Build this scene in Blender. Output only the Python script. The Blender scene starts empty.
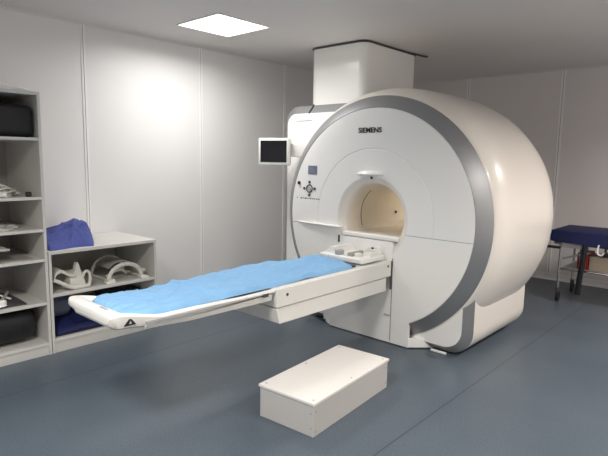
import bpy, bmesh, math, random
from mathutils import Vector, Matrix, noise
PI = math.pi
random.seed(7)
scene = bpy.context.scene
COL = scene.collection
CEIL = 2.81
XL, XR, YF, YB = -4.92, 1.75, -1.6, 7.5
MX, MZ = -2.6175, 1.082          # scanner axis

# ---------------------------------------------------------------- materials
def mat(name, col, rough=.5, metal=0., coat=0., bump=0., bscale=60., var=0., vscale=4., alpha=1., trans=0.):
    m = bpy.data.materials.new(name); m.use_nodes = True
    nt = m.node_tree; b = nt.nodes['Principled BSDF']
    b.inputs['Base Color'].default_value = (*col, 1)
    b.inputs['Roughness'].default_value = rough
    b.inputs['Metallic'].default_value = metal
    b.inputs['Coat Weight'].default_value = coat
    b.inputs['Alpha'].default_value = alpha
    b.inputs['Transmission Weight'].default_value = trans
    tc = nt.nodes.new('ShaderNodeTexCoord')
    if var:
        n = nt.nodes.new('ShaderNodeTexNoise'); n.inputs['Scale'].default_value = vscale
        n.inputs['Detail'].default_value = 3
        r = nt.nodes.new('ShaderNodeMix'); r.data_type = 'RGBA'
        r.inputs[6].default_value = (*[max(0, c*(1-var)) for c in col], 1)
        r.inputs[7].default_value = (*[min(1, c*(1+var)) for c in col], 1)
        nt.links.new(tc.outputs['Object'], n.inputs['Vector'])
        nt.links.new(n.outputs['Fac'], r.inputs[0]); nt.links.new(r.outputs[2], b.inputs['Base Color'])
    if bump:
        n2 = nt.nodes.new('ShaderNodeTexNoise'); n2.inputs['Scale'].default_value = bscale
        bp = nt.nodes.new('ShaderNodeBump'); bp.inputs['Strength'].default_value = bump
        bp.inputs['Distance'].default_value = .01
        nt.links.new(tc.outputs['Object'], n2.inputs['Vector'])
        nt.links.new(n2.outputs['Fac'], bp.inputs['Height']); nt.links.new(bp.outputs['Normal'], b.inputs['Normal'])
    return m
def emis(name, col, s):
    m = bpy.data.materials.new(name); m.use_nodes = True
    b = m.node_tree.nodes['Principled BSDF']
    b.inputs['Base Color'].default_value = (.8, .8, .8, 1)
    b.inputs['Emission Color'].default_value = (*col, 1); b.inputs['Emission Strength'].default_value = s
    return m

M = {}
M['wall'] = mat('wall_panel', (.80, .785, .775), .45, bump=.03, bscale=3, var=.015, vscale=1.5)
M['wallback'] = mat('wall_panel_back_light_tint', (.76, .725, .715), .45, bump=.03, bscale=3, var=.02, vscale=1.5)  # wall panel colour with the mauve cast of the light mixed in
M['ceiling'] = mat('ceiling_panel', (.74, .71, .69), .6, var=.02, vscale=1.2)
M['trim'] = mat('aluminium_trim', (.90, .885, .88), .3)
M['trimdark'] = mat('trim_shadow_gap', (.42, .41, .40), .6)
M['white'] = mat('scanner_white', (.87, .865, .84), .30, coat=.25)
M['cream'] = mat('scanner_cream', (.80, .755, .69), .30, coat=.3)
M['bore'] = mat('bore_liner', (.76, .70, .60), .38, coat=.1, var=.03, vscale=3)
M['grey'] = mat('scanner_grey_band', (.33, .335, .345), .45, .7)
M['dgrey'] = mat('dark_grey_plastic', (.06, .06, .065), .5)
M['black'] = mat('black_plastic', (.012, .012, .014), .45)
M['screen'] = mat('screen_glass', (.010, .010, .013), .12)
M['lightgrey'] = mat('light_grey_plastic', (.42, .42, .42), .45)
M['tray'] = mat('tray_plastic', (.80, .79, .76), .30, coat=.2)
M['rail'] = mat('rail_cover', (.74, .73, .69), .40)
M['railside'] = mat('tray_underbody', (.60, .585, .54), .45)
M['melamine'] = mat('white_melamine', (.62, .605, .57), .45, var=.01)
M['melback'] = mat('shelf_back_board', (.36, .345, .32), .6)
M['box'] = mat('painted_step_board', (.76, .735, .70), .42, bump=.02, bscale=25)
M['boxside'] = mat('step_sides_shaded', (.50, .49, .47), .5, bump=.02, bscale=25)  # step board colour darkened, side shade put into the colour
M['screw'] = mat('screw_metal', (.35, .33, .31), .4, .8)
M['chrome'] = mat('chromed_steel', (.62, .62, .62), .22, 1.)
M['sheet'] = mat('light_blue_sheet', (.225, .45, .72), .75, bump=.25, bscale=45, var=.06, vscale=9)
M['navy'] = mat('navy_vinyl', (.010, .018, .085), .45)
M['gurneyblue'] = mat('dark_blue_vinyl', (.006, .011, .075), .7, var=.15)
M['gown'] = mat('blue_fabric', (.060, .080, .29), .85, bump=.3, bscale=90, var=.1, vscale=12)
M['blackfab'] = mat('black_vinyl', (.008, .009, .011), .6, bump=.1, bscale=40)
M['greypad'] = mat('slate_grey_foam', (.10, .12, .17), .8)
M['coil'] = mat('coil_white_plastic', (.66, .64, .58), .4)
M['coilgrey'] = mat('coil_grey_plastic', (.36, .35, .31), .5)
M['bag'] = mat('clear_plastic_film', (.62, .62, .58), .22, coat=.5, bump=.4, bscale=30, var=.2, vscale=18)
M['red'] = mat('red_plastic', (.42, .02, .02), .5)
M['carton'] = mat('beige_cardboard', (.48, .40, .31), .8)
M['pinkwhite'] = mat('off_white_foam', (.92, .90, .88), .7)
M['label'] = mat('blue_grey_display', (.16, .18, .26), .3)
M['lamp'] = emis('lamp_diffuser', (1., .985, .95), 1.2)
M['lampw'] = emis('lamp_diffuser_warm', (1., .93, .84), 15)
M['borefill'] = emis('bore_fill_strip', (1., .94, .84), 2.6)
M['spot'] = emis('spot_diffuser', (1., .97, .9), 12)

def floor_mat():
    m = bpy.data.materials.new('blue_grey_vinyl'); m.use_nodes = True
    nt = m.node_tree; b = nt.nodes['Principled BSDF']; L = nt.links.new
    tc = nt.nodes.new('ShaderNodeTexCoord')
    n1 = nt.nodes.new('ShaderNodeTexNoise'); n1.inputs['Scale'].default_value = 90; n1.inputs['Detail'].default_value = 6
    n1.inputs['Roughness'].default_value = .8
    n2 = nt.nodes.new('ShaderNodeTexNoise'); n2.inputs['Scale'].default_value = 1.6; n2.inputs['Detail'].default_value = 4
    for n in (n1, n2): L(tc.outputs['Object'], n.inputs['Vector'])
    cr = nt.nodes.new('ShaderNodeValToRGB')
    e = cr.color_ramp.elements
    e[0].position = .33; e[0].color = (.050, .071, .092, 1)
    e[1].position = .67; e[1].color = (.112, .142, .174, 1)
    L(n1.outputs['Fac'], cr.inputs['Fac'])
    mx = nt.nodes.new('ShaderNodeMix'); mx.data_type = 'RGBA'; mx.blend_type = 'MULTIPLY'; mx.inputs[0].default_value = 1
    cr2 = nt.nodes.new('ShaderNodeValToRGB'); e = cr2.color_ramp.elements
    e[0].position = .3; e[0].color = (.86, .88, .90, 1); e[1].position = .7; e[1].color = (1.08, 1.06, 1.04, 1)
    L(n2.outputs['Fac'], cr2.inputs['Fac']); L(cr.outputs[0], mx.inputs[6]); L(cr2.outputs[0], mx.inputs[7])
    sx = nt.nodes.new('ShaderNodeSeparateXYZ'); L(tc.outputs['Object'], sx.inputs[0])
    # welded seams every 2.18 m
    a = nt.nodes.new('ShaderNodeMath'); a.operation = 'ADD'; a.inputs[1].default_value = 1.477 + 2.18*5 + 1.09
    L(sx.outputs[0], a.inputs[0])
    md = nt.nodes.new('ShaderNodeMath'); md.operation = 'MODULO'; md.inputs[1].default_value = 2.18; L(a.outputs[0], md.inputs[0])
    s = nt.nodes.new('ShaderNodeMath'); s.operation = 'SUBTRACT'; s.inputs[1].default_value = 1.09; L(md.outputs[0], s.inputs[0])
    ab = nt.nodes.new('ShaderNodeMath'); ab.operation = 'ABSOLUTE'; L(s.outputs[0], ab.inputs[0])
    lt = nt.nodes.new('ShaderNodeMath'); lt.operation = 'LESS_THAN'; lt.inputs[1].default_value = .0042; L(ab.outputs[0], lt.inputs[0])
    mx2 = nt.nodes.new('ShaderNodeMix'); mx2.data_type = 'RGBA'; mx2.inputs[7].default_value = (.030, .040, .055, 1)
    L(lt.outputs[0], mx2.inputs[0]); L(mx.outputs[2], mx2.inputs[6]); L(mx2.outputs[2], b.inputs['Base Color'])
    b.inputs['Roughness'].default_value = .36
    bp = nt.nodes.new('ShaderNodeBump'); bp.inputs['Strength'].default_value = .12; bp.inputs['Distance'].default_value = .004
    L(n1.outputs['Fac'], bp.inputs['Height']); L(bp.outputs['Normal'], b.inputs['Normal'])
    return m
M['floor'] = floor_mat()

# ---------------------------------------------------------------- mesh helpers
def obj(name, bm, m, parent=None, smooth=False, bevel=0., seg=2, loc=None, angle=35):
    bmesh.ops.recalc_face_normals(bm, faces=bm.faces[:])
    me = bpy.data.meshes.new(name); bm.to_mesh(me); bm.free()
    o = bpy.data.objects.new(name, me); COL.objects.link(o)
    me.materials.append(M[m] if isinstance(m, str) else m)
    if smooth:
        for p in me.polygons: p.use_smooth = True
        try: me.set_sharp_from_angle(angle=math.radians(angle))
        except Exception: pass
    if bevel:
        md = o.modifiers.new('bevel', 'BEVEL'); md.width = bevel; md.segments = seg; md.limit_method = 'ANGLE'
        md.angle_limit = math.radians(40)
    if parent is not None:
        o.parent = parent; o.matrix_parent_inverse = Matrix.Translation(-parent.location)if parent.rotation_euler.z == 0 and parent.type == 'EMPTY' else Matrix.Identity(4)
    if loc: o.location = loc
    return o
def tag(o, label, cat, group=None, kind=None):
    o['label'] = label; o['category'] = cat
    if group: o['group'] = group
    if kind: o['kind'] = kind
    return o
def thing(name, loc, label, cat, group=None):
    o = bpy.data.objects.new(name, None); COL.objects.link(o); o.location = loc; o.empty_display_size = .1
    return tag(o, label, cat, group)
def struct(name, bm, m, **k):
    o = obj(name, bm, m, **k); o['kind'] = 'structure'; return o
def lab(o, t): o['label'] = t; return o
def box(bm, x0, x1, y0, y1, z0, z1, T=None):
    vs = [bm.verts.new((x, y, z)) for x in (x0, x1) for y in (y0, y1) for z in (z0, z1)]
    for f in ((0,1,3,2),(4,6,7,5),(0,4,5,1),(2,3,7,6),(0,2,6,4),(1,5,7,3)): bm.faces.new([vs[i] for i in f])
    if T is not None:
        for v in vs: v.co = T @ v.co
    return bm
def B(*a, **k): return box(bmesh.new(), *a, **k)
def rbox(x0, x1, y0, y1, z0, z1, r=.02, seg=3, T=None):
    bm = B(x0, x1, y0, y1, z0, z1)
    bmesh.ops.bevel(bm, geom=bm.edges[:]+bm.verts[:], offset=r, segments=seg, profile=.5, affect='EDGES')
    if T is not None: bmesh.ops.transform(bm, matrix=T, verts=bm.verts[:])
    return bm
def tube(bm, pts, r, n=10, closed=False, flat=1., up=None):
    """sweep an (elliptic) circle of radius r along pts (r may be a list)"""
    pts = [Vector(p) for p in pts]; N = len(pts); rings = []
    prev = None
    for i, p in enumerate(pts):
        a = pts[(i-1) % N] if (closed or i > 0) else p; b = pts[(i+1) % N] if (closed or i < N-1) else p
        t = (b-a).normalized()
        u = up.copy() if up is not None else (prev if prev is not None else (Vector((0,0,1)) if abs(t.z) < .9 else Vector((1,0,0))))
        s = t.cross(u).normalized(); u = s.cross(t).normalized(); prev = u
        rr = r[i] if isinstance(r, (list, tuple)) else r
        rings.append([bm.verts.new(p + s*math.cos(2*PI*k/n)*rr + u*math.sin(2*PI*k/n)*rr*flat) for k in range(n)])
    M_ = N if closed else N-1
    for i in range(M_):
        A, C = rings[i], rings[(i+1) % N]
        for k in range(n): bm.faces.new((A[k], A[(k+1) % n], C[(k+1) % n], C[k]))
    if not closed: bm.faces.new(rings[0]); bm.faces.new(rings[-1])
    return bm
def T_(pts, r, **k): return tube(bmesh.new(), pts, r, **k)
def revolve(bm, prof, cx, cz, n=128, a0=0., a1=2*PI, closedprof=False):
    """prof: (r, y) list revolved about the Y axis through (cx, cz)"""
    full = abs(a1-a0-2*PI) < 1e-6; cnt = n if full else n+1
    R = []
    for i in range(cnt):
        a = a0+(a1-a0)*i/n
        R.append([bm.verts.new((cx+r*math.sin(a), y, cz+r*math.cos(a))) for r, y in prof])
    P = len(prof)
    for i in range(n):
        A, C = R[i], R[(i+1) % cnt]
        for k in range(P if closedprof else P-1): bm.faces.new((A[k], A[(k+1) % P], C[(k+1) % P], C[k]))
    if closedprof and not full: bm.faces.new(R[0]); bm.faces.new(R[-1])
    return bm
def prism(bm, poly, axis, a, b):
    """extrude 2-D polygon along axis ('x': poly=(y,z), 'y': (x,z), 'z': (x,y))"""
    f = {'x': lambda p, t: (t, p[0], p[1]), 'y': lambda p, t: (p[0], t, p[1]), 'z': lambda p, t: (p[0], p[1], t)}[axis]
    A = [bm.verts.new(f(p, a)) for p in poly]; C = [bm.verts.new(f(p, b)) for p in poly]; n = len(poly)
    bm.faces.new(A); bm.faces.new(C)
    for i in range(n): bm.faces.new((A[i], A[(i+1) % n], C[(i+1) % n], C[i]))
    return bm
def loft(bm, secs, closed=True, caps=True):
    R = [[bm.verts.new(p) for p in s] for s in secs]; n = len(secs[0])
    for i in range(len(R)-1):
        for k in range(n if closed else n-1): bm.faces.new((R[i][k], R[i][(k+1) % n], R[i+1][(k+1) % n], R[i+1][k]))
    if caps: bm.faces.new(R[0]); bm.faces.new(R[-1])
    return bm
def cyl(bm, c, r, h, axis='y', n=24, r2=None):
    r2 = r if r2 is None else r2; c = Vector(c)
    ax = {'x': (Vector((0,1,0)), Vector((0,0,1)), Vector((1,0,0))), 'y': (Vector((1,0,0)), Vector((0,0,1)), Vector((0,1,0))), 'z': (Vector((1,0,0)), Vector((0,1,0)), Vector((0,0,1)))}[axis]
    A = [bm.verts.new(c+ax[0]*r*math.cos(2*PI*k/n)+ax[1]*r*math.sin(2*PI*k/n)) for k in range(n)]
    C = [bm.verts.new(c+ax[2]*h+ax[0]*r2*math.cos(2*PI*k/n)+ax[1]*r2*math.sin(2*PI*k/n)) for k in range(n)]
    bm.faces.new(A); bm.faces.new(C)
    for k in range(n): bm.faces.new((A[k], A[(k+1) % n], C[(k+1) % n], C[k]))
    return bm
def cut(bm, co, no, outer=True):
    """remove the side the normal points to"""
    bmesh.ops.bisect_plane(bm, geom=bm.verts[:]+bm.edges[:]+bm.faces[:], plane_co=co, plane_no=no, clear_outer=outer, clear_inner=not outer)
    return bm
def fbm(x, y, z=0, s=1.):
    return noise.fractal(Vector((x*s, y*s, z*s)), 1., 2., 4)

# ---------------------------------------------------------------- room
struct('floor', B(XL-.1, XR+.1, YF-.1, YB+.1, -.1, 0), 'floor')
struct('ceiling', B(XL-.1, XR+.1, YF-.1, YB+.1, CEIL, CEIL+.1), 'ceiling')
struct('wall_left', B(XL-.1, XL, YF, YB, 0, CEIL), 'wall')
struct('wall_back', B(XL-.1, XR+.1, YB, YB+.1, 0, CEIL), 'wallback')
struct('wall_right', B(XR, XR+.1, YF, YB, 0, CEIL), 'wall')
struct('wall_front', B(XL-.1, XR+.1, YF-.1, YF, 0, CEIL), 'wall')
n = 1
for y in (-.345, .985, 2.325, 3.665, 5.02, 6.35):
    t = struct('trim_%d' % n, B(XL, XL+.007, y-.02, y-.004, .09, CEIL), 'trim'); n += 1
    g = obj('joint_gap', B(XL, XL+.003, y-.004, y+.004, .09, CEIL), 'trimdark', t)
    g = obj('joint_strip', B(XL, XL+.007, y+.004, y+.02, .09, CEIL), 'trim', t)
for x in (-4.85, -3.53, -2.215, -.88, .45):
    t = struct('trim_%d' % n, B(x-.024, x-.005, YB-.007, YB, .09, CEIL), 'trim'); n += 1
    g = obj('joint_gap', B(x-.005, x+.005, YB-.003, YB, .09, CEIL), 'trimdark', t)
    g = obj('joint_strip', B(x+.005, x+.024, YB-.007, YB, .09, CEIL), 'trim', t)
def cove(name, a, b, side):
    prof = [(0, 0), (.045, 0), (.022, .01), (.010, .025), (.006, .06), (.006, .085), (0, .088)]
    if side == 'left': bm = prism(bmesh.new(), [(XL+p, q) for p, q in prof], 'y', a, b)
    else: bm = prism(bmesh.new(), [(YB-p, q) for p, q in prof], 'x', a, b)
    return struct(name, bm, 'trim')
cove('baseboard_left', YF, YB-.05, 'left'); cove('baseboard_back', XL+.05, XR, 'back')
prismx = prism(bmesh.new(), [(XL, CEIL), (XL+.018, CEIL), (XL, CEIL-.018)], 'y', YF, YB); struct('trim_%d' % n, prismx, 'ceiling'); n += 1
prismx = prism(bmesh.new(), [(YB, CEIL), (YB-.018, CEIL), (YB, CEIL-.018)], 'x', XL, XR); struct('trim_%d' % n, prismx, 'ceiling'); n += 1

def lamp(x0, y0, m, label, W, colr, s=.625, spread=150):
    t = thing('ceiling_light', (x0+s/2, y0+s/2, CEIL), label, 'ceiling light', 'square ceiling panel lights')
    w = .016
    bm = bmesh.new()
    for a in ((x0, x0+s, y0, y0+w), (x0, x0+s, y0+s-w, y0+s), (x0, x0+w, y0+w, y0+s-w), (x0+s-w, x0+s, y0+w, y0+s-w)): box(bm, *a, CEIL-.008, CEIL)
    obj('frame', bm, 'trim', t)
    obj('diffuser', B(x0+w, x0+s-w, y0+w, y0+s-w, CEIL-.005, CEIL-.001), m, t)
    ld = bpy.data.lights.new('panel_glow', 'AREA'); ld.shape = 'SQUARE'; ld.size = s-.05; ld.energy = W; ld.color = colr; ld.spread = math.radians(spread)
    lo_ = bpy.data.objects.new('panel_glow', ld); COL.objects.link(lo_); lo_.location = (x0+s/2, y0+s/2, CEIL-.009)
    lo_.parent = t; lo_.matrix_parent_inverse = Matrix.Translation(-t.location)
lamp(-4.27, 2.905, 'lamp', 'bright square ceiling panel light left of the ceiling duct', 9.5, (1, .98, .95), spread=165)
UNSEEN_LAMPS = [(.25, 2.3, 'lamp', 22, (1, .92, .84)), (-1.9, -.35, 'lamp', 33, (1, .965, .925)), (.25, 5.0, 'lamp', 27, (1, .91, .85))]  # unseen panels set for brightness, the last added to light the back wall
for x, y, m, W, c in UNSEEN_LAMPS: lamp(x, y, m, 'unseen square ceiling panel light outside the frame, placed to fill the room with light', W, c)

# small spotlight further back
t = thing('ceiling_spotlight', (-3.62, 5.92, CEIL), 'tiny round glowing ceiling spotlight right of the duct', 'spotlight')
obj('bezel', cyl(bmesh.new(), (-3.62, 5.92, CEIL-.006), .03, .006, 'z'), 'trim', t)
obj('diffuser', cyl(bmesh.new(), (-3.62, 5.92, CEIL-.012), .018, .006, 'z'), 'spot', t)

# ---------------------------------------------------------------- ceiling duct
def rr_poly(x0, x1, y0, y1, r, n=8):
    P = []
    for cx, cy, a in ((x1-r, y0+r, -PI/2), (x1-r, y1-r, 0), (x0+r, y1-r, PI/2), (x0+r, y0+r, PI)):
        for i in range(n+1): P.append((cx+r*math.cos(a+PI/2*i/n), cy+r*math.sin(a+PI/2*i/n)))
    return P
DX0, DX1, DY0, DY1 = -3.985, -3.24, 4.47, 5.50
t = thing('service_duct', ((DX0+DX1)/2, (DY0+DY1)/2, 2.15), 'white boxed service duct rising from behind the scanner to the ceiling', 'duct')
obj('duct_casing', prism(bmesh.new(), rr_poly(DX0, DX1, DY0, DY1, .09), 'z', 2.15, CEIL-.004), 'white', t, smooth=True)
P = rr_poly(DX0-.004, DX1+.004, DY0-.004, DY1+.004, .09)
obj('foot_flange', prism(bmesh.new(), rr_poly(DX0-.02, DX1+.02, DY0-.02, DY1+.02, .09), 'z', 2.146, 2.165), 'white', t, smooth=True)
c = obj('sealing_cord', T_([(p[0], p[1], CEIL-.012) for p in P], .011, n=8, closed=True), 'dgrey', t, smooth=True)
lab(c, 'dark sealing cord around the top of the duct')
obj('cord_end', T_([(DX1+.004, DY1-.25, CEIL-.012), (DX1+.03, DY1-.12, CEIL-.013), (DX1+.05, DY1+.02, CEIL-.018), (DX1+.06, DY1+.12, CEIL-.012)], .010, n=8), 'dgrey', t, smooth=True)

# ---------------------------------------------------------------- scanner
S = thing('mri_scanner', (MX, 4.6, 0), 'large white drum shaped medical scanner with a round bore and grey rim', 'medical scanner')
F0 = 3.77                       # front plane
# bore flare + tunnel (one liner)
prof = [(.372, F0+.0005), (.355, F0+.003), (.340, F0+.009), (.326, F0+.020), (.315, F0+.034), (.307, F0+.053), (.302, F0+.08), (.30, F0+.11)]
obj('bore_flare', revolve(bmesh.new(), prof, MX, MZ, 96), 'cream', S, smooth=True)
prof = [(.30, F0+.11), (.30, 5.42)]
lab(obj('bore_tunnel', revolve(bmesh.new(), prof, MX, MZ, 96), 'bore', S, smooth=True), 'cream coloured inner tunnel wall')
lab(obj('tunnel_joint', revolve(bmesh.new(), [(.3005, F0+.262), (.2975, F0+.263), (.2975, F0+.268), (.3005, F0+.269)], MX, MZ, 96, a0=PI*1.38, a1=PI*1.78), 'dgrey', S, smooth=True), 'thin dark joint line in the tunnel')
lab(obj('tunnel_sensor', cyl(bmesh.new(), (MX-.29, 4.63, MZ-.02), .014, .012, 'x'), 'dgrey', S), 'small dark spot on the tunnel wall')
def cutprof():
    return [(.371, F0), (.604, F0), (.607, F0+.003), (.612, F0+.003), (.616, F0), (.80, F0), (.945, F0), (.952, F0+.001), (.957, F0+.005)]
def frontdisc(cutz, keep_above):
    bm = revolve(bmesh.new(), cutprof() if keep_above else [p for p in cutprof() if not .60 < p[0] < .62], MX, MZ, 160)
    cut(bm, (0, 0, cutz), (0, 0, -1 if keep_above else 1))
    return bm
up = frontdisc(.9725, True)
obj('upper_front_cover', up, 'white', S, smooth=True, angle=25)
lo = frontdisc(.9695, False)
# fill the lower disc around the bore beneath the seam
obj('lower_front_cover', lo, 'white', S, smooth=True, angle=25)
obj('seam_backing', cyl(bmesh.new(), (MX, F0+.012, MZ), .42, .001, 'y', 4) if False else B(MX-.94, MX-.375, F0+.010, F0+.014, .955, .985), 'dgrey', S)
obj('seam_backing', B(MX+.375, MX+.94, F0+.010, F0+.014, .955, .985), 'dgrey', S)
# grey bevelled rim
prof = [(.957, F0+.004), (.961, F0+.001), (1.062, F0+.080), (1.0665, F0+.087), (1.0665, F0+.10), (.957, F0+.10)]
lab(obj('rim_band', revolve(bmesh.new(), prof, MX, MZ, 192, closedprof=True), 'grey', S, smooth=True), 'broad metallic grey rim around the front')
# drum
prof = [(1.066, F0+.088), (1.071, F0+.090), (1.090, F0+.115), (1.112, F0+.155), (1.131, F0+.205), (1.145, F0+.265), (1.153, F0+.34), (1.157, F0+.43),
        (1.158, F0+.80), (1.156, 4.80), (1.150, 4.90), (1.137, 5.00), (1.115, 5.10), (1.082, 5.20), (1.036, 5.30), (.975, 5.38), (.89, 5.44), (.79, 5.47), (.45, 5.48), (.30, 5.48), (.30, 5.42)]
lab(obj('drum_cover', revolve(bmesh.new(), prof, MX, MZ, 192), 'cream', S, smooth=True, angle=50), 'glossy cream drum shaped housing')
# side seam on the drum near the floor
obj('drum_seam', revolve(bmesh.new(), [(1.1585, 4.0), (1.1600, 4.6)], MX, MZ, 4, a0=PI*.5+.92, a1=PI*.5+.924), 'lightgrey', S)
# front pedestal below the disc
ped = [(-2.18, F0-.004), (-2.035, 3.925), (-2.035, 4.5), (-3.2, 4.5), (-3.2, 3.925), (-3.055, F0-.004)]
bm = prism(bmesh.new(), ped, 'z', .035, .42)
def circ_z(x, r=.95): return MZ-math.sqrt(max(0, r*r-(x-MX)**2))
bm.free()
bm = bmesh.new(); secs = []
# flat centre panel whose upper end runs into the disc
poly = [(-2.193, .010), (-2.193, .235), (-3.055, .235), (-3.055, .010)]
obj('pedestal_front', prism(bm, poly, 'y', F0-.0008, F0+.02), 'white', S)
obj('pedestal_core', B(-3.0, -2.26, F0+.02, 4.4, .03, .30), 'white', S)
for sx in (1, -1):
    a, b_ = (MX+sx*.4245, MX+sx*.5825)
    bm = prism(bmesh.new(), [(a, F0), (b_, 3.925), (b_, 4.4), (a, 4.4)], 'z', .010, .090)
    obj('pedestal_corner', bm, 'white', S, bevel=.004)
obj('pedestal_side', prism(bmesh.new(), [(-3.057, F0+.001), (-3.215, 3.865), (-3.215, 4.3), (-3.057, 4.3)], 'z', .010, .45), 'white', S, bevel=.004)
lab(obj('kick_strip', B(-3.18, -2.21, F0+.06, 4.4, 0, .03), 'dgrey', S), 'dark recessed plinth under the pedestal')
obj('panel_seam', B(-2.377, -2.373, F0-.003, F0+.001, .03, .76), 'dgrey', S)
obj('pedestal_latch', rbox(-2.44, -2.383, F0-.012, F0-.002, .25, .262, .003), 'lightgrey', S)
# base body
def bevelblock(name_face, name_band, name_body, outline_fn, y0, dy, inset, y1, mbody):
    pin = outline_fn(inset); pout = outline_fn(0)
    a = obj(name_face, prism(bmesh.new(), pin, 'y', y0, y0+.02), 'white', S)
    bm = bmesh.new(); loft(bm, [[(x, y0, z) for x, z in pin], [(x, y0+dy, z) for x, z in pout], [(x, y0+dy+.006, z) for x, z in pout]], caps=False)
    bd = obj(name_band, bm, 'grey', S, smooth=True)
    c = obj(name_body, prism(bmesh.new(), pout, 'y', y0+dy+.006, y1), mbody, S, smooth=True)
    return a, bd, c
def base_outline(i):
    x0, x1, z0, z1 = MX-.935+i, MX+.935-i, .022+i*.55, .555
    r = .20-i*.5
    P = [(x0, z1)]
    for k in range(9):
        a = PI+PI/2*k/8; P.append((x0+r+r*math.cos(a), z0+r+r*math.sin(a)))
    for k in range(9):
        a = -PI/2+PI/2*k/8; P.append((x1-r+r*math.cos(a), z0+r+r*math.sin(a)))
    P.append((x1, z1)); return P
a, bd, c = bevelblock('base_front_panel', 'base_band', 'base_skirt', base_outline, 3.868, .035, .082, 5.02, 'cream')
lab(bd, 'dark grey band framing the scanner base'); lab(c, 'cream base skirt under the drum')
lab(obj('base_foot', B(MX-.75, MX+.75, 3.93, 4.93, 0, .03), 'black', S), 'black recessed foot under the base')
obj('floor_strip', rbox(-2.03, -1.89, 3.862, 3.882, .002, .020, .004), 'white', S)
# rear service block on the left
def blk_outline(i):
    x0, x1, z0, z1 = -4.05+i*1., -2.965, .03, 2.147-i*1.
    r = .17-i*.6
    P = [(x1, z0), (x1, z1)]
    for k in range(11):
        a = PI/2+PI/2*k/10; P.append((x0+r+r*math.cos(a), z1-r+r*math.sin(a)))
    P.append((x0, z0)); return P
a, bd, c = bevelblock('service_block_front', 'service_block_band', 'service_block_body', blk_outline, 4.10, .07, .085, 5.40, 'white')
lab(bd, 'grey bevelled edge of the rear block')
obj('band_clip', T_([(-3.66, 4.096, 2.062), (-3.655, 4.13, 2.108), (-3.66, 4.172, 2.152)], .009, n=8), 'dgrey', S)
obj('block_slot', rbox(-3.84, -3.62, 4.094, 4.10, 1.985, 1.993, .002), 'lightgrey', S)
lab(obj('bore_fill_light', rbox(MX-.03, MX+.03, 4.6, 5.3, MZ+.276, MZ+.286, .003), 'borefill', S), 'unseen light strip added along the roof of the bore')  # strip added deep in the bore, out of view, to brighten the tunnel
# hood above the bore
bm = bmesh.new()
bmesh.ops.create_uvsphere(bm, u_segments=40, v_segments=20, radius=1)
bmesh.ops.scale(bm, vec=(.138, .062, .034), verts=bm.verts[:])
cut(bm, (0, 0, 0), (0, 0, -1)); cut(bm, (0, 0, 0), (0, 1, 0))
es = [e for e in bm.edges if e.is_boundary]; bmesh.ops.holes_fill(bm, edges=es)
bmesh.ops.translate(bm, vec=(MX-.02, F0+.001, 1.468), verts=bm.verts[:])
obj('bore_hood', bm, 'white', S, smooth=True, angle=60)
lab(obj('bore_sensor', prism(bmesh.new(), [(MX-.022, 1.430), (MX+.010, 1.430), (MX-.006, 1.456)], 'y', F0-.004, F0+.002), 'dgrey', S), 'small dark triangular sensor under the hood')
# writing
cu = bpy.data.curves.new('maker_lettering', 'FONT'); cu.body = 'SIEMENS'; cu.size = .078; cu.extrude = .0015; cu.offset = .0018
cu.space_character = 1.02
to = bpy.data.objects.new('tmp', cu); COL.objects.link(to)
bpy.context.view_layer.update()
me = bpy.data.meshes.new_from_object(to.evaluated_get(bpy.context.evaluated_depsgraph_get()))
bpy.data.objects.remove(to)
xs = [v.co.x for v in me.vertices]; w = max(xs)-min(xs)
for v in me.vertices: v.co = Vector((-2.777+(v.co.x-min(xs))*(.242/w), F0-.0025-v.co.z, 1.830+v.co.y*.78))
o = bpy.data.objects.new('maker_lettering', me); COL.objects.link(o); me.materials.append(M['black']); o.parent = S
o.matrix_parent_inverse = Matrix.Translation(-S.location); lab(o, 'dark maker lettering above the bore')
# controls on the left
def plate(x0, x1, z0, z1, m, name, d=.004, y=F0): return obj(name, rbox(x0, x1, y-d, y+.001, z0, z1, .0015, 1), m, S)
dp = lab(plate(-3.365, -3.252, 1.448, 1.530, 'label', 'display_panel'), 'small blue grey display')
for k in range(3): obj('display_line', B(-3.355, -3.30+.01*k, F0-.0048, F0, 1.505-.017*k, 1.508-.017*k), 'lightgrey', dp)
kb = obj('control_knob', cyl(bmesh.new(), (-3.478, F0-.012, 1.36), .016, .012), 'black', S, smooth=True)
PX, PZ = -3.345, 1.310
pad = obj('control_pad', revolve(bmesh.new(), [(.030, F0), (.031, F0-.005), (.041, F0-.005), (.042, F0)], PX, PZ, 32), 'dgrey', S, smooth=True)
obj('control_pad_button', cyl(bmesh.new(), (PX, F0-.006, PZ), .018, .006), 'lightgrey', pad, smooth=True)
for dx, dz in ((0, .062), (0, -.062), (.066, 0), (-.066, 0)):
    obj('control_pad_button', cyl(bmesh.new(), (PX+dx, F0-.005, PZ+dz), .014, .005), 'dgrey', pad, smooth=True)
x = -3.51
for k, wd in enumerate((.010, .022, .018, .026, .016, .02, .024, .012, .02, .014)):
    plate(x, x+wd, 1.210-(k % 2)*.003, 1.219, 'dgrey', 'key_caption', .0015); x += wd+.009+(.03 if k == 0 else 0)
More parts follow.
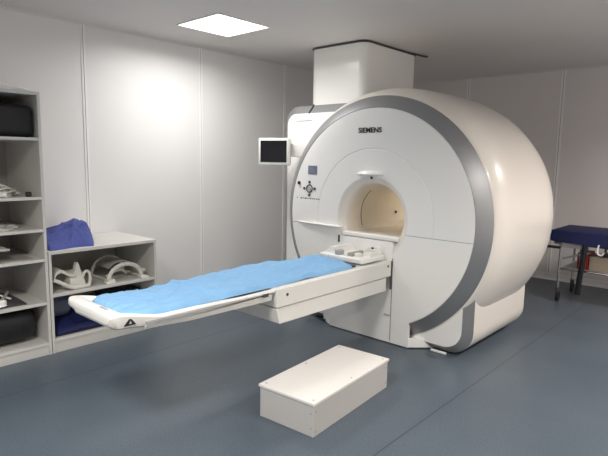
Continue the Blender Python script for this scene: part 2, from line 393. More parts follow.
# ledge and docking block at table height
bm = bmesh.new()
pts = [(-3.50, F0-.002), (-3.40, F0-.018), (-3.15, F0-.036), (-2.97, F0-.040), (-2.94, F0-.030), (-2.93, F0)]
prism(bm, pts+[(-2.93, F0+.03), (-3.50, F0+.03)], 'z', .972, .984)
obj('front_ledge', bm, 'white', S, bevel=.004)
obj('bore_sill', rbox(MX-.31, MX+.29, F0-.008, F0+.06, .905, .945, .010, 4), 'white', S, smooth=True, angle=60)
obj('dock_block', rbox(MX-.34, MX+.235, F0-.005, F0+.05, .60, .90, .008, 4), 'white', S, smooth=True, angle=60)
lab(obj('dock_slot', rbox(-2.975, -2.955, F0-.008, F0-.002, .835, .900, .004), 'dgrey', S), 'dark vertical slot')
lab(obj('bore_bridge', rbox(MX-.235, MX+.235, F0+.03, 5.35, .86, .938, .015), 'bore', S, smooth=True), 'cream bridge plate inside the bore')
# lower part of the left ring is covered by a side shelf of the front panel
# ---------------------------------------------------------------- monitor
MO = thing('wall_monitor', (-3.892, 3.826, 1.665), 'small white framed monitor with a black screen mounted left of the scanner', 'monitor')
MO.rotation_euler.z = math.radians(24)
w2, h2 = .170, .137
bm = rbox(-w2, w2, -.022, .035, -h2, h2, .010, 3)
obj('monitor_case', bm, 'tray', MO, smooth=True)
obj('rear_casing', rbox(-w2+.012, w2-.004, .03, .062, -h2+.004, h2-.012, .01), 'lightgrey', MO, smooth=True)
sc_ = obj('screen', rbox(-w2+.024, w2-.026, -.0245, -.018, -h2+.025, h2-.027, .002, 1), 'screen', MO); lab(sc_, 'black switched off screen')
obj('bottom_lip', rbox(-w2+.003, w2-.003, -.024, .03, -h2-.006, -h2+.006, .003), 'lightgrey', MO)
MO2 = [(.15, .05, .02), (.27, .12, .02)]
obj('mounting_arm', rbox(.12, .335, .045, .13, -.055, .085, .01), 'tray', MO, smooth=True)
obj('cable_cover', rbox(.275, .32, .075, .12, -.36, -.05, .008), 'lightgrey', MO, smooth=True)

# ---------------------------------------------------------------- patient table
PT = thing('patient_table', (-2.65, 2.6, .49), 'long narrow white patient table sliding out of the scanner bore', 'patient table')
x0, x1 = -2.90, -2.375
def railbody(z0a, z0b, z1, xo, ya, yb, slant):
    bm = bmesh.new()
    vs = []
    for y, zb in ((ya, z0a), (yb, z0b)):
        yy = y+(slant if y == ya else 0)
        vs.append([(x0-xo, yy, zb), (x1+xo, yy, zb), (x1+xo, y, z1), (x0-xo, y, z1)])
    return loft(bm, vs)
obj('upper_rail_cover', railbody(.607, .607, .735, 0, 2.372, 3.75, .005), 'rail', PT, bevel=.006)
obj('lower_rail_cover', railbody(.487, .482, .598, -.012, 2.378, 3.70, .035), 'rail', PT, bevel=.006)
obj('rail_groove', B(x0+.02, x1-.022, 2.40, 3.74, .595, .61), 'lightgrey', PT)
lab(obj('end_gap', B(x1-.01, x1-.001, 3.747, 3.764, .49, .735), 'dgrey', PT), 'dark gap between table and scanner')
for y, z in ((2.47, .685), (3.70, .70)):
    lab(obj('cover_screw', cyl(bmesh.new(), (x1-.002, y, z), .011, .004, 'x', 16), 'dgrey', PT), 'dark screw on the rail cover')
# tray
def tray_sec(y):
    # foot end rises; trough depth grows from the foot end
    f = max(0., min(1., (1.56-y)/.32)); f = f*f*(3-2*f)
    lip = .744+.054*f-.010*math.exp(-((y-2.2)/.25)**2)
    tr = max(0., min(1., (y-1.285)/.10)); tr = tr*tr*(3-2*tr)
    dep = .030*tr+(.02*f*tr)
    bot = .703-.022*math.exp(-((y-1.62)/.35)**2)+.002*f
    e = max(0., 1-(y-1.235)/.035); rnd = 1-math.sqrt(max(0, 1-e*e)) if e < 1 else 1
    wi = .268-.035*rnd; ins = .060*max(0, min(1, (1.75-y)/.4)); bk = .03*rnd; cx = -2.655-.02*max(0, 1-(y-1.2)/1.2)
    L = []
    zt = lip-.018*rnd; zb = bot+.028*rnd+.012*f
    for a, z in ((-wi+.03+ins, zb), (-wi+.010+ins, zb+.012), (-wi, zt-.014-.012*f), (-wi+.006, zt-.003), (-wi+.016, zt), (-wi+.034, zt-.004), (-wi+.055, zt-dep*.75), (-wi+.10, zt-dep*.95),
                 (0, zt-dep-.006*tr), (wi-.10, zt-dep*.95), (wi-.055, zt-dep*.75), (wi-.034, zt-.004), (wi-.016, zt), (wi-.006, zt-.003), (wi, zt-.014), (wi-.008, zb+.012), (wi-.03, zb)):
        L.append((cx+a, y, z))
    return L
ys = [1.235, 1.238, 1.245, 1.255, 1.27]+[1.27+.02*i for i in range(1, 20)]+[1.75, 1.9, 2.1, 2.35, 2.7, 3.1, 3.5, 3.70]
tr_ = obj('tray', loft(bmesh.new(), [tray_sec(y) for y in ys]), 'tray', PT, smooth=True, angle=50)
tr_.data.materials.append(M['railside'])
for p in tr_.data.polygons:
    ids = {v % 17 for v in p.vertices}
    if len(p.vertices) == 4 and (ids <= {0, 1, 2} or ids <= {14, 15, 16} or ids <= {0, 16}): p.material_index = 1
obj('tray_rail', loft(bmesh.new(), [[(-2.87, y, z-.012+zz), (-2.415, y, z-.012+zz), (-2.405, y, z+.012), (-2.88, y, z+.012)] for y, z, zz in ((1.42, .69, .008), (1.7, .678, 0), (2.0, .682, -.008), (2.36, .69, -.02))]), 'rail', PT)
obj('tray_stripe', loft(bmesh.new(), [[(-2.398+dx, y, z), (-2.388+dx, y, z), (-2.388+dx, y, z+.012), (-2.398+dx, y, z+.012)] for y, z, dx in ((1.42, .718, -.01), (1.7, .715, -.008), (2.37, .712, -.003))]), 'lightgrey', PT)
obj('rail_stop', rbox(-2.405, -2.378, 2.26, 2.30, .700, .722, .003), 'dgrey', PT)
obj('end_latch', rbox(-2.60, -2.53, 1.262, 1.278, .798, .8015, .001, 1), 'lightgrey', PT)
obj('end_latch', rbox(-2.49, -2.455, 1.252, 1.272, .795, .8025, .002, 1), 'tray', PT)
tri = [(1.298, .727), (1.365, .727), (1.332, .770)]
tr_o = obj('warning_label', prism(bmesh.new(), tri, 'x', -2.414, -2.4065), 'black', PT); lab(tr_o, 'black triangular warning mark')
obj('warning_symbol', prism(bmesh.new(), [(1.325, .735), (1.341, .735), (1.333, .752)], 'x', -2.408, -2.4055), 'lightgrey', tr_o)

# mattress with sheet
MT = thing('mattress', (-2.66, 2.3, .735), 'thin mattress under a wrinkled light blue sheet on the patient table', 'mattress')
def mat_sec(y, top, bot, wl, wr, off=0.):
    return [(wl, y, bot), (wr, y, bot), (wr, y, top), (wl, y, top)]
lab(obj('mattress_core', loft(bmesh.new(), [[(-2.83, y, .736), (-2.46, y, .736), (-2.45, y, .750+.004*f), (-2.85, y, .750+.004*f)] for y, f in ((1.42, 1), (1.6, .2), (2.4, 0), (3.30, .1), (3.35, 0))]), 'navy', MT), 'dark navy underside')
bm = bmesh.new()
NX, NY = 46, 200
Y0, Y1 = 1.345, 3.37
def sheet_z(u, v, y):
    f = max(0., min(1., (1.62-y)/.24)); f = f*f*(3-2*f)
    z = .766+.006*f
    z += .012*(1-abs(2*u-1)**2)*0 + .014*(1-u)                       # slightly higher on the wall side
    z += .011*fbm(u*.5, y, 1.3, 3.2) + .009*fbm(u*1.2, y*1.0, 4, 7.) + .005*fbm(u, y*2, 9, 18.)
    z += .030*math.exp(-((u-.22)/.30)**2)*math.exp(-((y-2.62)/.34)**2)
    for (cu_, cy_, ang, ln, wd, h) in ((.18, 1.93, .55, .12, .014, .026), (.35, 1.90, .9, .14, .018, -.016), (.52, 2.05, 1.2, .18, .02, .016), (.4, 2.25, .3, .16, .016, .012),
                                       (.6, 1.75, 2.1, .15, .022, .012), (.75, 1.95, .9, .16, .018, .012), (.3, 2.8, .4, .2, .02, .012), (.65, 2.7, 1.9, .2, .02, .010), (.5, 3.1, 1.2, .2, .02, .010), (.3, 1.62, 1.0, .1, .02, .010)):
        dx = (u-cu_)*.46; dy = y-cy_
        a = dx*math.cos(ang)+dy*math.sin(ang); b = -dx*math.sin(ang)+dy*math.cos(ang)
        z += h*math.exp(-(b/wd)**2)*math.exp(-(a/ln)**2)
    ed = min(u, 1-u)
    z -= .026*max(0, 1-ed/.05)**2
    z -= .02*max(0, 1-v/.02)**2+.014*max(0, 1-(1-v)/.03)**2
    return z
top = []; low = []
for j in range(NY+1):
    v = j/NY; r1_ = []; r2_ = []
    for i in range(NX+1):
        u = i/NX
        y = Y0+(Y1-Y0)*v + .05*(u-.3)*(1-v)*(-.8) - .10*(u**2)*v*.0
        if v > .85: y -= (v-.85)/.15*.10*max(0, u-.55)*2
        wl = -2.892+.012*math.sin(y*5.1)+.006*math.sin(y*13); wr = -2.432+.003*math.sin(y*9)-.006*(1-v)
        x = wl+(wr-wl)*u
        z = sheet_z(u, v, y)
        r1_.append(bm.verts.new((x, y, z))); r2_.append(bm.verts.new((x, y, max(z-.010, .738))))
    top.append(r1_); low.append(r2_)
for j in range(NY):
    for i in range(NX):
        bm.faces.new((top[j][i], top[j][i+1], top[j+1][i+1], top[j+1][i]))
        bm.faces.new((low[j][i], low[j+1][i], low[j+1][i+1], low[j][i+1]))
for j in range(NY):
    for i in (0, NX): bm.faces.new((top[j][i], top[j+1][i], low[j+1][i], low[j][i]))
for i in range(NX):
    for j in (0, NY): bm.faces.new((top[j][i], low[j][i], low[j][i+1], top[j][i+1]))
obj('sheet', bm, 'sheet', MT, smooth=True, angle=75)

# head coil base at the bore end of the table
HC = thing('head_coil_base', (-2.64, 3.55, .755), 'white cradle with clips on the table beside the bore', 'coil cradle')
obj('base_plate', rbox(-2.88, -2.42, 3.39, 3.715, .750, .795, .012), 'white', HC, smooth=True)
def sweep_u(y, w, h, r, z0=.79):
    return [(-2.65+w*math.cos(a), y, z0+h*(1-math.sin(a))) for a in [PI*k/14 for k in range(15)]]
bm = bmesh.new()
prism(bm, [(-2.87, .79), (-2.80, .85), (-2.76, .852), (-2.73, .80), (-2.60, .79)], 'y', 3.44, 3.70)
obj('side_wing', bm, 'white', HC, bevel=.008)
bm = bmesh.new(); prism(bm, [(-2.56, .79), (-2.50, .82), (-2.445, .825), (-2.43, .79)], 'y', 3.52, 3.66)
obj('side_wing', bm, 'tray', HC, bevel=.006)
obj('post', rbox(-2.475, -2.435, 3.655, 3.70, .79, .868, .01), 'white', HC, smooth=True)
obj('post', rbox(-2.545, -2.50, 3.44, 3.50, .79, .825, .01), 'tray', HC, smooth=True)
lab(obj('clip', rbox(-2.60, -2.56, 3.42, 3.60, .792, .825, .006), 'coilgrey', HC, smooth=True), 'grey clip')
lab(obj('clip', rbox(-2.72, -2.67, 3.40, 3.47, .792, .835, .006), 'lightgrey', HC, smooth=True), 'grey clip')
lab(obj('latch_knob', cyl(bmesh.new(), (-2.50, 3.64, .84), .011, .016, 'z', 16), 'dgrey', HC), 'small dark knob')
obj('cross_bar', T_([(-2.60, 3.66, .81), (-2.55, 3.665, .845), (-2.48, 3.67, .85)], .010), 'tray', HC, smooth=True)

# ---------------------------------------------------------------- step box
SB = thing('step_box', (-2.075, 2.555, 0), 'low white rectangular step box with a screwed lid on the blue floor', 'step box')
SB.rotation_euler.z = math.radians(4.6)
hw, hl, hh = .207, .437, .211
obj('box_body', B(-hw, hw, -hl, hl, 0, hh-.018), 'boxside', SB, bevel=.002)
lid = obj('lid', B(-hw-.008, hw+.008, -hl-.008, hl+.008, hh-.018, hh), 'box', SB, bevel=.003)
for x, y in ((-hw+.025, -hl+.03), (hw-.025, -hl+.03), (-hw+.025, hl-.03), (hw-.025, hl-.03), (hw-.025, 0), (-hw+.025, 0)):
    obj('screw', cyl(bmesh.new(), (x, y, hh-.001), .006, .002, 'z', 12), 'screw', lid)
for x, z in ((hw-.02, .05), (hw-.02, .14)): obj('screw', cyl(bmesh.new(), (x, -hl-.0015, z), .005, .003, 'y', 12), 'screw', SB)
for y, z in ((-hl+.02, .03), (-hl+.02, .15), (hl-.02, .15), (hl-.02, .04)): obj('screw', cyl(bmesh.new(), (hw-.001, y, z), .005, .003, 'x', 12), 'screw', SB)

# ---------------------------------------------------------------- shelves
SX0, SX1 = XL+.012, -4.19
def shelf_unit(name, label, y0, y1, zs, top, cat='shelf'):
    t = thing(name, ((SX0+SX1)/2, (y0+y1)/2, 0), label, cat)
    th = .022
    for y in (y0, y1-th): obj('side_panel', B(SX0, SX1, y, y+th, 0, top), 'melamine', t, bevel=.0015)
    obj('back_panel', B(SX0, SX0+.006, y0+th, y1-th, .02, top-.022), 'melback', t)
    obj('top_board', B(SX0, SX1+.003, y0+(th if name == 'tall_shelf' else -.0), y1-(th if name == 'tall_shelf' else 0), top-.024, top+(0 if name == 'tall_shelf' else .002)), 'melamine', t, bevel=.0015)
    for z in zs: obj('shelf_board', B(SX0+.006, SX1-.002, y0+th, y1-th, z-.022, z), 'melamine', t, bevel=.0015)
    obj('plinth', B(SX1-.03, SX1-.012, y0+th, y1-th, 0, zs[-1]-.022), 'melamine', t)
    return t
TS = shelf_unit('tall_shelf', 'tall open white shelf unit at the left edge against the wall', .72, 1.632, (1.722, 1.272, 1.02, .783, .434, .10), 2.062)
SS = shelf_unit('low_shelf', 'low open white shelf unit between the tall shelf and the scanner', 1.638, 2.600, (.484, .112), .834)

# --- things on the shelves
o = obj('foam_pad', loft(bmesh.new(), [[(-4.86, y, 2.063), (-4.20, y, 2.063), (-4.192, y, 2.063+h*.5), (-4.22, y, 2.063+h), (-4.80, y, 2.063+h), (-4.85, y, 2.063+h*.5)] for y, h in ((.80, .06), (1.10, .062), (1.30, .055), (1.42, .045), (1.52, .026), (1.585, .010))]), 'pinkwhite', smooth=True)
tag(o, 'flat off-white foam pad lying on top of the tall shelf', 'pad')
BP = thing('black_cushion', (-4.5, 1.2, 1.722), 'thick black vinyl cushion in the top compartment of the tall shelf', 'cushion')
obj('cushion_body', rbox(-4.82, -4.22, .80, 1.600, 1.723, 1.965, .05, 5), 'blackfab', BP, smooth=True)
obj('cushion_piping', T_([(-4.215, y, 1.76) for y in (.86, 1.1, 1.3, 1.54)], .005, n=8), 'blackfab', BP, smooth=True)
# clear bag with tubing
def lump(cx, cy, z0, rx, ry, h, seed, nn=40, sq=2.5, amp=.25, fs=6.):
    """closed crumpled heap with a flat base"""
    bm = bmesh.new(); rows = []
    K = 14
    for k in range(K+1):
        t_ = k/K; row = []
        for i in range(nn):
            a = 2*PI*i/nn
            c_, s_ = math.cos(a), math.sin(a)
            rr = (abs(c_)**sq+abs(s_)**sq)**(-1/sq)
            wob = 1+amp*.5*fbm(c_*1.2+seed, s_*1.2, 0, 1.5)
            rad = math.cos(t_*PI/2)**.45*wob
            x = cx+rx*rr*rad*c_; y = cy+ry*rr*rad*s_
            z = z0+h*(math.sin(t_*PI/2)**.8)*(1+amp*fbm(x+seed, y, 0, fs))
            if k == 0: z = z0
            elif k < K:
                q = amp*.06*fbm(x, y, z+seed, fs*2.4); x += q*c_; y += q*s_
            row.append((x, y, z))
        rows.append(row)
    R = [[bm.verts.new(p) for p in r] for r in rows[:-1]]
    tip = bm.verts.new((cx, cy, z0+h*(1+amp*fbm(cx+seed, cy, 0, fs))))
    for k in range(K-1):
        for i in range(nn): bm.faces.new((R[k][i], R[k][(i+1) % nn], R[k+1][(i+1) % nn], R[k+1][i]))
    for i in range(nn): bm.faces.new((R[-1][i], R[-1][(i+1) % nn], tip))
    bm.faces.new(R[0]); return bm
CB = thing('plastic_bag', (-4.42, 1.30, 1.273), 'crumpled clear plastic bag of white tubing in the tall shelf above the middle', 'plastic bag')
obj('bag_film', lump(-4.45, 1.27, 1.273, .2, .25, .075, 3.1, amp=.6, fs=7), 'bag', CB, smooth=True, angle=60)
bm = bmesh.new()
for q in range(3):
    tube(bm, [(-4.36+.11*math.cos(a)*(1-.1*q), 1.36+.12*math.sin(a)*(1-.12*q), 1.30+.022*q+.02*math.sin(a*2+q)) for a in [2*PI*k/24 for k in range(24)]], .006, n=6, closed=True)
obj('tubing', bm, 'coil', CB, smooth=True)
o = obj('plug', rbox(-4.26, -4.225, 1.515, 1.555, 1.2735, 1.31, .008), 'black', smooth=True); tag(o, 'small black plug lying beside the clear plastic bag', 'plug')
o = obj('tubing_bundle', lump(-4.40, 1.30, 1.021, .14, .18, .035, 8.3, amp=.7, fs=9), 'bag', smooth=True, angle=60)
tag(o, 'low bundle of clear plastic in the tall shelf, below the plastic bag', 'plastic bundle')
o = obj('flat_tray', prism(bmesh.new(), [(-4.60, .872), (-4.215, .872), (-4.20, .884), (-4.21, .889), (-4.60, .889)], 'y', .82, 1.37), 'coil', bevel=.003); 
o.location.z = 0
tag(o, 'thin white flat tray lying on a grey box in the tall shelf', 'tray')
o = obj('grey_box', rbox(-4.70, -4.26, .80, 1.31, .784, .871, .012), 'dgrey', smooth=True); tag(o, 'flat dark grey box under the thin white tray in the tall shelf', 'box')
o = obj('paper_sheets', B(-4.52, -4.23, 1.335, 1.54, .784, .790), 'coilgrey'); tag(o, 'small stack of grey paper sheets beside the dark grey box', 'paper')
# flexible coil pad with white connector
FC = thing('flexible_coil', (-4.42, 1.28, .435), 'dark flexible coil pad with white connector in the tall shelf above the round bolster', 'flexible coil')
bm = bmesh.new(); G = [[None]*13 for _ in range(13)]
secs = []
for j in range(21):
    v = j/20; y = .86+.62*v
    hgt = .075*math.sin(PI*min(1, v*1.05))**.6+.012
    secs.append([(-4.68, y, .435), (-4.24+.01*math.sin(v*7), y, .435), (-4.235, y, .435+hgt*.35), (-4.32, y, .435+hgt*.85), (-4.45, y, .435+hgt), (-4.60, y, .435+hgt*.9), (-4.68, y, .435+hgt*.4)])
obj('coil_pad', loft(bm, secs), 'dgrey', FC, smooth=True, angle=60)
cn = obj('connector', lump(-4.255, 1.285, .455, .045, .055, .05, 5.5, amp=.25), 'white', FC, smooth=True); lab(cn, 'white connector plug')
lab(obj('coil_strap', T_([(-4.24, 1.05, .485), (-4.30, 1.18, .53), (-4.33, 1.30, .53), (-4.28, 1.38, .49)], .014, flat=.5), 'coil', FC, smooth=True), 'off-white strap')
lab(obj('coil_strap', T_([(-4.24, 1.30, .50), (-4.32, 1.36, .52), (-4.42, 1.40, .515)], .012, flat=.5), 'coilgrey', FC, smooth=True), 'grey strap')
# black round drum
RB = thing('round_bolster', (-4.48, 1.24, .101), 'black round bolster in the bottom compartment of the tall shelf', 'bolster')
bm = bmesh.new()
secs = []
for y, k in ((.92, .75), (.935, .9), (.96, .97), (1.0, 1), (1.46, 1), (1.51, .96), (1.54, .88), (1.56, .72)):
    secs.append([(-4.50+.245*k*(abs(math.cos(a))**.75)*(1 if math.cos(a) > 0 else -1), y, .255+.150*k*(abs(math.sin(a))**.75)*(1 if math.sin(a) > 0 else -1)) for a in [2*PI*i/36 for i in range(36)]])
obj('bolster_body', loft(bm, secs), 'blackfab', RB, smooth=True, angle=60)
obj('bolster_seam', T_([(-4.50+.247*math.cos(a), 1.45, .255+.149*math.sin(a)) for a in [-1.0+2*i/14 for i in range(15)]], .004, n=6), 'blackfab', RB, smooth=True)

# blue fabric on the low shelf
def cloth_heap():
    bm = bmesh.new(); NI, NJ = 60, 90
    xa, xb, ya, yb = -4.76, -4.235, 1.665, 2.15
    R = []
    def h(u, v):       # u: depth (0 wall .. 1 front), v: along y
        e = min(1, v/.03)*min(1, (1-v)/.10)*min(1, u/.05); e = max(0, e)**.45*max(0, min(1, (1-u)/.42))**.6
        k_ = max(0, min(1, (v-.10)/.70)); k_ = k_*k_*(3-2*k_)
        peak = .090+.092*k_*math.exp(-((u-.45)/.55)**2)*(1-max(0, v-.86)/.14*.6)
        ridge = 0
        for a, b, c, s, am in ((1.0, .5, .62, .05, .030), (1., -.2, .45, .035, -.034), (1., .15, .78, .04, -.028), (.35, 1., .86, .04, .028), (.8, .7, 1.0, .03, -.022), (-.5, 1., .35, .035, .018), (1, 0, .92, .03, .015)):
            d = a*u+b*v-c; ridge += am*math.exp(-(d/s)**2)
        return e*(peak+ridge*.5+.010*fbm(u*1.3, v*1.6, 2, 3.2)+.004*fbm(u, v, 5, 9))
    for j in range(NJ+1):
        v = j/NJ
        R.append([])
        for i in range(NI+1):
            u = i/NI
            x = xa+(xb-xa)*u+.018*math.sin(v*6+1)*u; y = ya+(yb-ya)*(v+.0)+.03*math.sin(u*4)*max(0, v-.3)
            y -= .11*u*u*v
            R[-1].append((x, y, .8365+max(.004, h(u, v))))
    V = [[bm.verts.new(p) for p in r] for r in R]; Wv = [[bm.verts.new((p[0], p[1], .8365)) for p in r] for r in R]
    for j in range(NJ):
        for i in range(NI):
            bm.faces.new((V[j][i], V[j][i+1], V[j+1][i+1], V[j+1][i])); bm.faces.new((Wv[j][i], Wv[j+1][i], Wv[j+1][i+1], Wv[j][i+1]))
    for j in range(NJ):
        for i in (0, NI): bm.faces.new((V[j][i], V[j+1][i], Wv[j+1][i], Wv[j][i]))
    for i in range(NI):
        for j in (0, NJ): bm.faces.new((V[j][i], Wv[j][i], Wv[j][i+1], V[j][i+1]))
    return bm
o = obj('folded_gown', cloth_heap(), 'gown', smooth=True, angle=80)
tag(o, 'crumpled blue fabric gown lying on top of the low shelf', 'gown')
# bottom compartment of low shelf
BC = thing('blue_cushion', (-4.5, 1.95, .113), 'folded dark blue cushion in the bottom of the low shelf', 'cushion')
obj('cushion_body', loft(bmesh.new(), [[(-4.85, y, .113), (-4.25, y, .113), (-4.225, y, .113+.4*h), (-4.26, y, .113+h*.72), (-4.5, y, .113+h*1.05), (-4.82, y, .113+h), (-4.85, y, .113+.5*h)] for y, h in ((1.70, .06), (1.715, .075), (1.80, .09), (1.95, .10), (2.05, .08), (2.10, .05), (2.13, .02))]), 'gurneyblue', BC, smooth=True, angle=70)
obj('cushion_flap', loft(bmesh.new(), [[(-4.6, y, .20), (-4.30, y, .185), (-4.26, y, .195), (-4.5, y, .245-abs(y-1.95)*.5), (-4.62, y, .235-abs(y-1.95)*.4)] for y in (1.87, 1.95, 2.0, 2.06)]), 'gurneyblue', BC, smooth=True)
o = obj('slate_roll', loft(bmesh.new(), [[(-4.50+.13*k*math.cos(a), y, .322+.105*k*math.sin(a)) for a in [2*PI*i/28 for i in range(28)]] for y, k in ((1.68, .8), (1.695, .95), (1.72, 1), (1.84, 1), (1.87, .95), (1.885, .8))]), 'greypad', smooth=True)
tag(o, 'slate grey foam roll resting on the blue cushion in the low shelf', 'foam roll')
o = obj('dark_case', rbox(-4.84, -4.40, 2.30, 2.56, .113, .35, .02), 'dgrey', smooth=True); tag(o, 'dark grey case at the right end of the low shelf bottom', 'case')

# white coils on the middle board (z .484)
Z = .4845
NC = thing('neck_coil', (-4.42, 1.85, Z), 'small white frame coil with raised horn on the low shelf, left of the arched coil', 'medical coil')
def ribbon(pts, w, th, m, name, parent, updir=None):
    return obj(name, tube(bmesh.new(), pts, w, n=12, flat=th/w, up=updir), m, parent, smooth=True, angle=60)
def smoothpath(P, n=6):
    P = [Vector(p) for p in P]; out = []
    for i in range(len(P)-1):
        p0 = P[max(0, i-1)]; p1 = P[i]; p2 = P[i+1]; p3 = P[min(len(P)-1, i+2)]
        for k in range(n):
            t_ = k/n
            out.append(.5*((2*p1)+(-p0+p2)*t_+(2*p0-5*p1+4*p2-p3)*t_*t_+(-p0+3*p1-3*p2+p3)*t_**3))
    out.append(P[-1]); return out
X_ = -4.30
def shell(name, secs, m='coil', bev=.004): return obj(name, loft(bmesh.new(), secs), m, NC, smooth=True, bevel=bev, angle=50)
# (y, z of the top) outline swept back in x: left wing, saddle body
prof_ = smoothpath([(0, 1.695, .115), (0, 1.715, .165), (0, 1.755, .182), (0, 1.80, .155), (0, 1.835, .138), (0, 1.87, .135)], 5)
shell('left_wing', [[(X_+.055, p.y, Z+p.z-.028), (X_+.055, p.y, Z+p.z), (X_-.10, p.y, Z+p.z+.004), (X_-.10, p.y, Z+p.z-.024)] for p in prof_])
shell('cradle', [[(X_+.05, y, Z+.001), (X_+.05, y, Z+z1*.55), (X_+.01, y, Z+z1), (X_-.10, y, Z+z1), (X_-.12, y, Z+.001)] for y, z1 in ((1.825, .09), (1.835, .125), (1.86, .138), (1.89, .140), (1.92, .145), (1.945, .13), (1.955, .07))])
ribbon(smoothpath([(X_+.05, 1.690, Z+.105), (X_+.06, 1.73, Z+.085), (X_+.065, 1.79, Z+.045), (X_+.06, 1.85, Z+.018), (X_+.055, 1.93, Z+.016), (X_+.045, 1.985, Z+.018)]), .017, .016, 'coil', 'lower_rim', NC)
shell('horn', [[(X_-.0, 1.915-b_, Z+z), (X_-.0, 1.915+b_, Z+z), (X_-.05, 1.915+b_, Z+z), (X_-.05, 1.915-b_, Z+z)] for z, b_ in ((.10, .040), (.135, .030), (.165, .020), (.19, .014), (.212, .006))])
ribbon(smoothpath([(X_+.03, 1.935, Z+.085), (X_+.03, 1.955, Z+.125), (X_+.03, 1.98, Z+.135), (X_+.035, 1.998, Z+.11), (X_+.04, 1.998, Z+.06), (X_+.045, 1.985, Z+.018)]), .013, .012, 'coil', 'side_loop', NC)
obj('back_frame', T_(smoothpath([(X_-.12, 1.70, Z+.012), (X_-.13, 1.71, Z+.10), (X_-.12, 1.78, Z+.14), (X_-.12, 1.88, Z+.10), (X_-.12, 1.96, Z+.10), (X_-.12, 1.99, Z+.012)]), .012), 'coilgrey', NC, smooth=True)

AC = thing('arched_coil', (-4.45, 2.33, Z), 'white arched coil with two splayed feet on the low shelf, right of the horned coil', 'medical coil')
cy = 2.33
def arch(x, ry, h, y0=cy, a0=0., a1=PI, n=22): return [(x, y0-ry*math.cos(a), Z+.018+h*math.sin(a)) for a in [a0+(a1-a0)*k/n for k in range(n+1)]]
ribbon([Vector(p) for p in arch(-4.27, .16, .128)], .020, .014, 'coil', 'front_arch', AC)
ribbon([Vector(p) for p in arch(-4.60, .155, .15)], .016, .011, 'coil', 'rear_arch', AC)
secs = []
for k in range(15):
    a = .30+(PI-.6)*k/14
    y_ = cy-.152*math.cos(a); z_ = Z+.022+.138*math.sin(a)
    ny, nz = -math.cos(a), math.sin(a)
    secs.append([(-4.60, y_, z_), (-4.34, y_, z_), (-4.34, y_+ny*.008, z_+nz*.008), (-4.60, y_+ny*.008, z_+nz*.008)])
secs = secs[2:-2]
obj('shell', loft(bmesh.new(), secs), 'coilgrey', AC, smooth=True, angle=40)
for y_, s in ((cy-.155, -1), (cy+.155, 1)):
    obj('side_bar', T_([(-4.62, y_, Z+.016), (-4.25, y_, Z+.016)], .013), 'coil', AC, smooth=True)
    ft = obj('foot', loft(bmesh.new(), [[(-4.29, y_+s*d-.02, Z), (-4.22, y_+s*d-.02, Z), (-4.22, y_+s*d+.02, Z+hh_), (-4.29, y_+s*d+.02, Z+hh_)] if False else [(-4.30, y_+s*d, Z+.001), (-4.21, y_+s*d, Z+.001), (-4.22, y_+s*d, Z+hh_), (-4.29, y_+s*d, Z+hh_)] for d, hh_ in ((-.03, .035), (.01, .032), (.05, .016))]), 'coil', AC, smooth=True, bevel=.004)
obj('inner_strut', T_(smoothpath([(-4.45, cy-.09, Z+.012), (-4.45, cy-.02, Z+.05), (-4.45, cy+.06, Z+.055), (-4.45, cy+.11, Z+.012)]), .012), 'coil', AC, smooth=True)
for x, z in ((-4.50, .150), (-4.42, .150)):
    lab(obj('coupling', rbox(x-.012, x+.012, cy-.07, cy-.03, Z+z-.002, Z+z+.008, .004), 'dgrey', AC), 'small dark fitting')
obj('clip', rbox(-4.275, -4.25, cy+.155, cy+.19, Z+.06, Z+.085, .005), 'coil', AC, smooth=True)
# arms from left foot towards the front
obj('front_foot', T_([(-4.27, cy-.155, Z+.03), (-4.22, cy-.165, Z+.012)], .015), 'coil', AC, smooth=True)

# ---------------------------------------------------------------- gurney
GX0, GX1, GY0, GY1 = -1.87, .02, 6.30, 6.96
GU = thing('gurney', ((GX0+GX1)/2, (GY0+GY1)/2, 0), 'hospital trolley with dark blue mattress and steel frame by the back wall', 'gurney')
lab(obj('mattress_pad', rbox(GX0, GX1, GY0-.02, GY1+.02, .705, .835, .02, 3), 'gurneyblue', GU, smooth=True), 'dark blue mattress')
lab(obj('drape', loft(bmesh.new(), [[(x, GY0-.028+.01*math.sin(x*9),   .690-.018*math.sin(x*5+1)), (x, GY0-.021, .690-.018*math.sin(x*5+1)), (x, GY0-.021, .825), (x, GY0-.026, .825)] for x in [GX0+.03+i*.06 for i in range(30)]]), 'gurneyblue', GU, smooth=True), 'dark blue cover hanging over the side')
bm = bmesh.new()
for y in (GY0+.02, GY1-.02): tube(bm, [(GX0+.05, y, .69), (GX1-.05, y, .69)], .016)
for x in (GX0+.05, GX1-.05): tube(bm, [(x, GY0+.02, .69), (x, GY1-.02, .69)], .016)
obj('top_frame', bm, 'chrome', GU, smooth=True)
bm = bmesh.new()
for y in (GY0+.04, GY1-.04): tube(bm, [(GX0+.12, y, .39), (GX1-.12, y, .39)], .013)
for x in (GX0+.12, GX1-.12): tube(bm, [(x, GY0+.04, .39), (x, GY1-.04, .39)], .013)
obj('lower_frame', bm, 'chrome', GU, smooth=True)
obj('lower_shelf', B(GX0+.14, GX1-.14, GY0+.05, GY1-.05, .392, .40), 'lightgrey', GU)
for x in (GX0+.11, GX1-.12):
    for y in (GY0+.04, GY1-.04):
        lg = obj('leg', T_([(x, y, .69), (x, y, .16)], .015), 'chrome', GU, smooth=True)
        obj('caster', cyl(bmesh.new(), (x-.012, y+.02, .06), .06, .024, 'x', 28), 'black', lg, smooth=True)
        obj('caster_fork', rbox(x-.02, x+.02, y-.012, y+.03, .10, .17, .005), 'dgrey', lg)
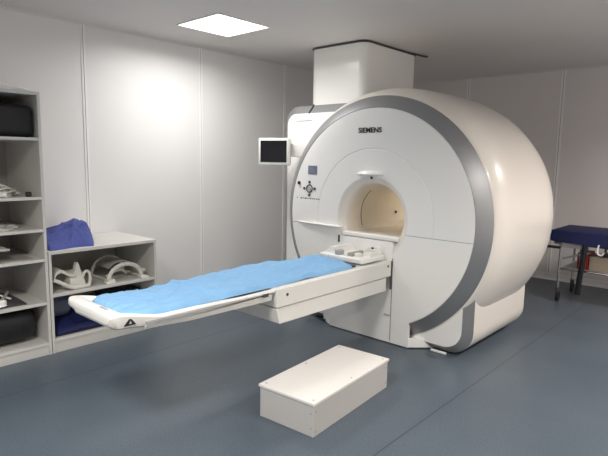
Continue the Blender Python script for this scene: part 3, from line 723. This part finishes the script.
lab(obj('hanging_strap', T_([(-1.495, GY0-.02, .72), (-1.505, GY0-.025, .50), (-1.525, GY0-.025, .30), (-1.535, GY0-.02, .13)], .030, flat=.5, up=Vector((0, 1, 0))), 'black', GU, smooth=True), 'broad black strap hanging down the side')
obj('hydraulic_strut', T_([(GX0+.12, GY0+.10, .50), (GX0+.40, GY0+.12, .60)], .012), 'lightgrey', GU, smooth=True)
obj('hydraulic_strut', T_([(GX0+.30, GY0+.12, .68), (GX0+.30, GY0+.12, .39)], .012), 'chrome', GU, smooth=True)
lab(obj('side_hook', T_(smoothpath([(-1.355, GY0-.05, .72), (-1.365, GY0-.055, .66), (-1.355, GY0-.06, .622), (-1.32, GY0-.06, .612), (-1.305, GY0-.06, .635)]), .009), 'white', GU, smooth=True), 'white curved hook')
lab(obj('crank_wheel', T_([(-1.215+.075*math.cos(a), GY0-.04, .665+.05*math.sin(a)) for a in [2*PI*k/24 for k in range(24)]], .012, closed=True), 'black', GU, smooth=True), 'black crank wheel')
obj('end_bracket', rbox(GX0+.13, GX0+.40, GY0-.01, GY0+.04, .645, .70, .006), 'lightgrey', GU)
obj('end_bracket', rbox(GX0-.02, GX0+.12, GY0-.03, GY0+.03, .625, .65, .006), 'black', GU)
o = obj('red_box', B(-1.60, -1.485, 6.42, 6.70, .4005, .585), 'red', bevel=.006); tag(o, 'red box on the lower shelf of the trolley', 'box')
o = obj('carton', B(-1.475, -1.05, 6.42, 6.72, .4005, .56), 'carton', bevel=.004); tag(o, 'beige carton on the lower shelf of the trolley, beside the red box', 'carton')

# ---------------------------------------------------------------- camera
f, yaw, pitch, roll, H = 519.96, -.735145, .1334716, -.0160165, 1.6
cy_, sy = math.cos(yaw), math.sin(yaw); cp, sp = math.cos(pitch), math.sin(pitch)
Fw = Vector((sy*cp, cy_*cp, -sp)); r_ = Vector((cy_, -sy, 0)); d_ = Fw.cross(r_)
cr, sr = math.cos(roll), math.sin(roll)
R_ = cr*r_+sr*d_; D_ = -sr*r_+cr*d_
cam = bpy.data.cameras.new('camera'); co = bpy.data.objects.new('camera', cam); COL.objects.link(co)
U_ = -D_; Bk = -Fw
co.matrix_world = Matrix(((R_.x, U_.x, Bk.x, 0), (R_.y, U_.y, Bk.y, 0), (R_.z, U_.z, Bk.z, H), (0, 0, 0, 1)))
cam.sensor_width = 36; cam.lens = f*36/608; cam.clip_start = .05
scene.camera = co

w = bpy.data.worlds.new('world'); scene.world = w; w.use_nodes = True
w.node_tree.nodes['Background'].inputs[0].default_value = (.5, .5, .5, 1)
w.node_tree.nodes['Background'].inputs[1].default_value = .05
vs = scene.view_settings
vs.view_transform = 'Standard'; vs.look = 'None'; vs.exposure = 1.55; vs.gamma = 1.0; vs.use_curve_mapping = False
scene.cycles.max_bounces = 10; scene.cycles.diffuse_bounces = 6
scene.cycles.use_denoising = True
